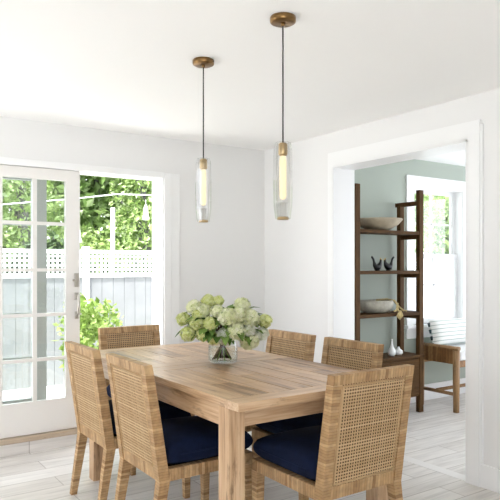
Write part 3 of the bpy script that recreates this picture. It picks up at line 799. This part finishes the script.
# ------------------------------------------------------------------ garden
ZG = -.12
gsurf = struct(boxes('ground', [((-30, 4.80, ZG - .1), (40, 45, ZG)), ((-30, -20, ZG - .1), (-2.4, 4.80, ZG))], M['ground']), 'pale sunlit patio paving outside the door', 'ground')
FY = 7.5
fence = thing('garden_fence', 'white board garden fence with a square lattice top outside', 'fence', (3.0, FY, ZG))
def fb(lo, hi): return ((lo[0] - 3.0, lo[1] - FY, lo[2] - ZG), (hi[0] - 3.0, hi[1] - FY, hi[2] - ZG))
fx0, fx1, lz0, lz1 = -1.5, 11.5, 1.215, 1.49
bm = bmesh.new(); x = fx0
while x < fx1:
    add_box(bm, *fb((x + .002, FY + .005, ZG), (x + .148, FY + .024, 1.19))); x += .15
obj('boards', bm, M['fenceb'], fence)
bm = bmesh.new(); x = fx0; p = .0555
while x < fx1:
    add_box(bm, *fb((x, FY, lz0), (x + .024, FY + .004, lz1))); x += p
for k in range(6): add_box(bm, *fb((fx0, FY + .004, lz0 + k * p), (fx1, FY + .008, lz0 + k * p + .024)))
obj('lattice', bm, M['fence'], fence)
boxes('rail', [fb((fx0, FY - .012, 1.185), (fx1, FY + .03, 1.222))], M['fence'], fence, .003)
boxes('rail', [fb((fx0, FY - .012, 1.482), (fx1, FY + .03, 1.53))], M['fence'], fence, .003)
for xp in (-.3, 1.15, 2.60, 4.2, 5.75, 7.3, 8.95, 10.5):
    bm = bmesh.new(); add_box(bm, *fb((xp, FY - .045, ZG), (xp + .075, FY + .04, 1.57)), .004); obj('post', bm, M['fence'], fence)
bm = bmesh.new(); add_box(bm, (-.022, -.022, 0), (.022, .022, 2.09 - ZG), .003); add_box(bm, (-.027, -.027, 1.80 - ZG), (.027, .027, 1.83 - ZG), .003)
tag(obj('cable_post', bm, M['fence'], loc=(3.055, FY + .16, ZG)), 'tall slim white post rising behind the lattice fence', 'post')
bm = bmesh.new()
add_tube(bm, [(-.25, 7.5, 1.58), (-.2, 7.6, 1.8), (0.5, 7.8, 1.95), (1.6, 7.9, 2.06), (2.6, 7.9, 2.20), (3.2, 7.9, 2.30), (3.9, 7.9, 2.33), (5.5, 7.9, 2.36), (7.2, 7.7, 2.1), (7.35, 7.5, 1.58)], .008, 6)
tag(obj('overhead_cable', bm, M['cable']), 'white cable strung across the garden before the trees', 'cable')
def feeder(p, lab):
    bm = bmesh.new(); add_lathe(bm, [(0, -.13), (.045, -.12), (.05, -.09), (.035, -.05), (.03, .04), (.012, .09), (0, .10)], seg=16)
    add_tube(bm, [(0, 0, .09), (0, 0, .16)], .004, 5)
    tag(obj('hanging_ornament', bm, M['fence'], loc=p), lab, 'ornament', 'white garden ornaments')
feeder((3.68, 8.0, 2.10), 'white ornament hanging in the foliage on the right of the doorway view')
feeder((2.62, 7.75, 1.75), 'white ornament by the door edge, above the lattice fence')

def cloud(name, blobs, size, mat, parent, lw=.5):
    verts, faces = [], []
    for (c, r, n) in blobs:
        for _ in range(n):
            while True:
                q = Vector([random.uniform(-1, 1) for _ in range(3)])
                if .25 < q.length < 1: break
            q = q * (q.length ** -.35)
            p = Vector(c) + Vector((q.x * r[0], q.y * r[1], q.z * r[2]))
            s = size * random.uniform(.6, 1.4)
            d = Vector([random.gauss(0, 1) for _ in range(3)]); d.z -= .3; d.normalize()
            t = d.orthogonal().normalized(); t.rotate(Matrix.Rotation(random.uniform(0, 6.28), 3, d)); n_ = d.cross(t)
            k = len(verts)
            verts += [tuple(p), tuple(p + d*s*.5 + t*s*lw*.5 + n_*s*.08), tuple(p + d*s), tuple(p + d*s*.5 - t*s*lw*.5 + n_*s*.08)]
            faces.append([k, k+1, k+2, k+3])
    return raw(name, verts, faces, mat, parent)
def tree(x, y, h, w_, mat, lab, n=7000, z0=.6, size=.10):
    r = thing('garden_tree', lab, 'tree', (x, y, ZG), group='trees behind the garden fence')
    bm = bmesh.new(); add_tube(bm, [(0, 0, 0), (.05, 0, h * .3), (-.04, .03, h * .6), (.02, 0, h * .85)], [.12, .10, .075, .03], 10)
    for k in range(5):
        a = k * 1.3; add_tube(bm, [(0, 0, h * (.3 + .09 * k)), (w_ * .35 * math.cos(a), w_ * .35 * math.sin(a), h * (.45 + .09 * k))], [.05, .02], 6)
    obj('trunk', bm, M['bark'], r)
    bl = []
    for k in range(11):
        a = random.uniform(0, 6.28); q = random.uniform(0, .62) * w_
        bl.append(((q * math.cos(a), q * math.sin(a) * .7, random.uniform(z0 + .3, h)), (w_ * random.uniform(.32, .5), w_ * .4, random.uniform(.4, .65)), n // 11))
    cloud('foliage', bl, size, mat, r)
tree(.55, 9.6, 4.2, 1.5, M['tree_d'], 'leafy green tree seen through the glazed door leaf')
tree(2.5, 9.9, 4.4, 1.5, M['tree_l'], 'bright leafy tree left of the tall white post', size=.09)
tree(4.3, 9.4, 4.2, 1.35, M['tree_l'], 'bright leafy tree right of the tall white post', size=.09)
tree(6.0, 10.3, 4.6, 1.6, M['tree_d'], 'mid green tree beyond the right edge of the doorway')
tree(11.0, 9.7, 4.0, 1.2, M['tree_l'], 'pale leafy tree seen through the study window', n=3500)
tree(13.4, 11.3, 4.4, 1.5, M['tree_d'], 'mid green tree seen at the right of the study window', n=3500)
# tall hedge closing the view
hd = thing('hedge', 'dense green hedge closing the garden behind the trees', 'hedge', (3.5, 12.4, ZG))
cloud('foliage', [((x_ - 3.5, random.uniform(-.3, .3), z_), (.9, .7, .9), 900) for x_ in [i * 1.05 - 1.5 for i in range(18)] for z_ in (1.0, 2.3, 3.6, 4.9)], .24, M['tree_d'], hd)
bm = bmesh.new()
for k in range(6): add_tube(bm, [(-3.4 + k * 1.5, 0, 0), (-3.4 + k * 1.5, 0, 3.5)], .07, 8)
obj('trunk', bm, M['bark'], hd)
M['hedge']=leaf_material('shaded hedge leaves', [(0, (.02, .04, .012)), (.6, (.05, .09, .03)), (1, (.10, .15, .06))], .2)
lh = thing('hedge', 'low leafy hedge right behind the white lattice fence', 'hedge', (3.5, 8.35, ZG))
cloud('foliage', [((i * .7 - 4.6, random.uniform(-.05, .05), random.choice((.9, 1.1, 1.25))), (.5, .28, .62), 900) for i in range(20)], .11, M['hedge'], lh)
bm = bmesh.new()
for k in range(14): add_tube(bm, [(-4.4 + k, 0, 0), (-4.4 + k, 0, 1.2)], .025, 6)
obj('stems', bm, M['bark'], lh)
def shrub(x, y, w_, h, n, lab):
    r = thing('shrub', lab, 'shrub', (x, y, ZG), group='lime shrubs on the patio')
    bl = [((random.uniform(-.5, .5) * w_, random.uniform(-.4, .4) * w_, h * random.uniform(.3, .82)), (w_ * .45, w_ * .4, h * .22), n // 9) for _ in range(9)]
    cloud('foliage', bl, .075, M['shrub'], r, .55)
    bm = bmesh.new()
    for k in range(5): add_tube(bm, [(0, 0, 0), (w_ * .25 * math.cos(k * 1.25), w_ * .25 * math.sin(k * 1.25), h * .55)], [.015, .008], 5)
    obj('stems', bm, M['bark'], r)
shrub(2.38, 6.55, .40, 1.12, 1500, 'large lime green shrub just outside the open doorway')
shrub(3.28, 6.9, .34, .72, 800, 'small lime green shrub by the right side of the doorway')
shrub(1.15, 6.9, .36, .95, 900, 'lime green shrub seen through the lower door panes')

# ------------------------------------------------------------------ light, camera
wd = bpy.data.worlds.new('daylight'); SC.world = wd; wd.use_nodes = True
bg = wd.node_tree.nodes['Background']; bg.inputs[0].default_value = (.92, .97, 1.07, 1); bg.inputs[1].default_value = 1.9
sun = bpy.data.lights.new('sun', 'SUN'); sun.energy = 6.0; sun.angle = math.radians(3); sun.color = (1, .985, .95)
so = bpy.data.objects.new('sun', sun); COL.objects.link(so); so.location = (-6, -4, 8)
so.rotation_euler = Vector((.30, .30, -1.2)).to_track_quat('-Z', 'Y').to_euler()

cam = bpy.data.cameras.new('camera'); co = bpy.data.objects.new('camera', cam); COL.objects.link(co)
cam.sensor_width = 36; cam.lens = 36 * F_ / 500; cam.shift_y = (265.9 - 250) / 500; cam.clip_start = .05
co.location = (0, 0, 1.33); co.rotation_euler = (PI / 2, 0, -TH)
SC.camera = co
vs = SC.view_settings; vs.view_transform = 'Standard'; vs.look = 'None'; vs.gamma = 1; vs.exposure = 1.3
try: vs.use_curve_mapping = False
except Exception: pass
SC.cycles.max_bounces = 10; SC.cycles.diffuse_bounces = 6; SC.cycles.transparent_max_bounces = 24; SC.cycles.caustics_reflective = False
SC.cycles.sample_clamp_indirect = 6
SC.cycles.use_denoising = True
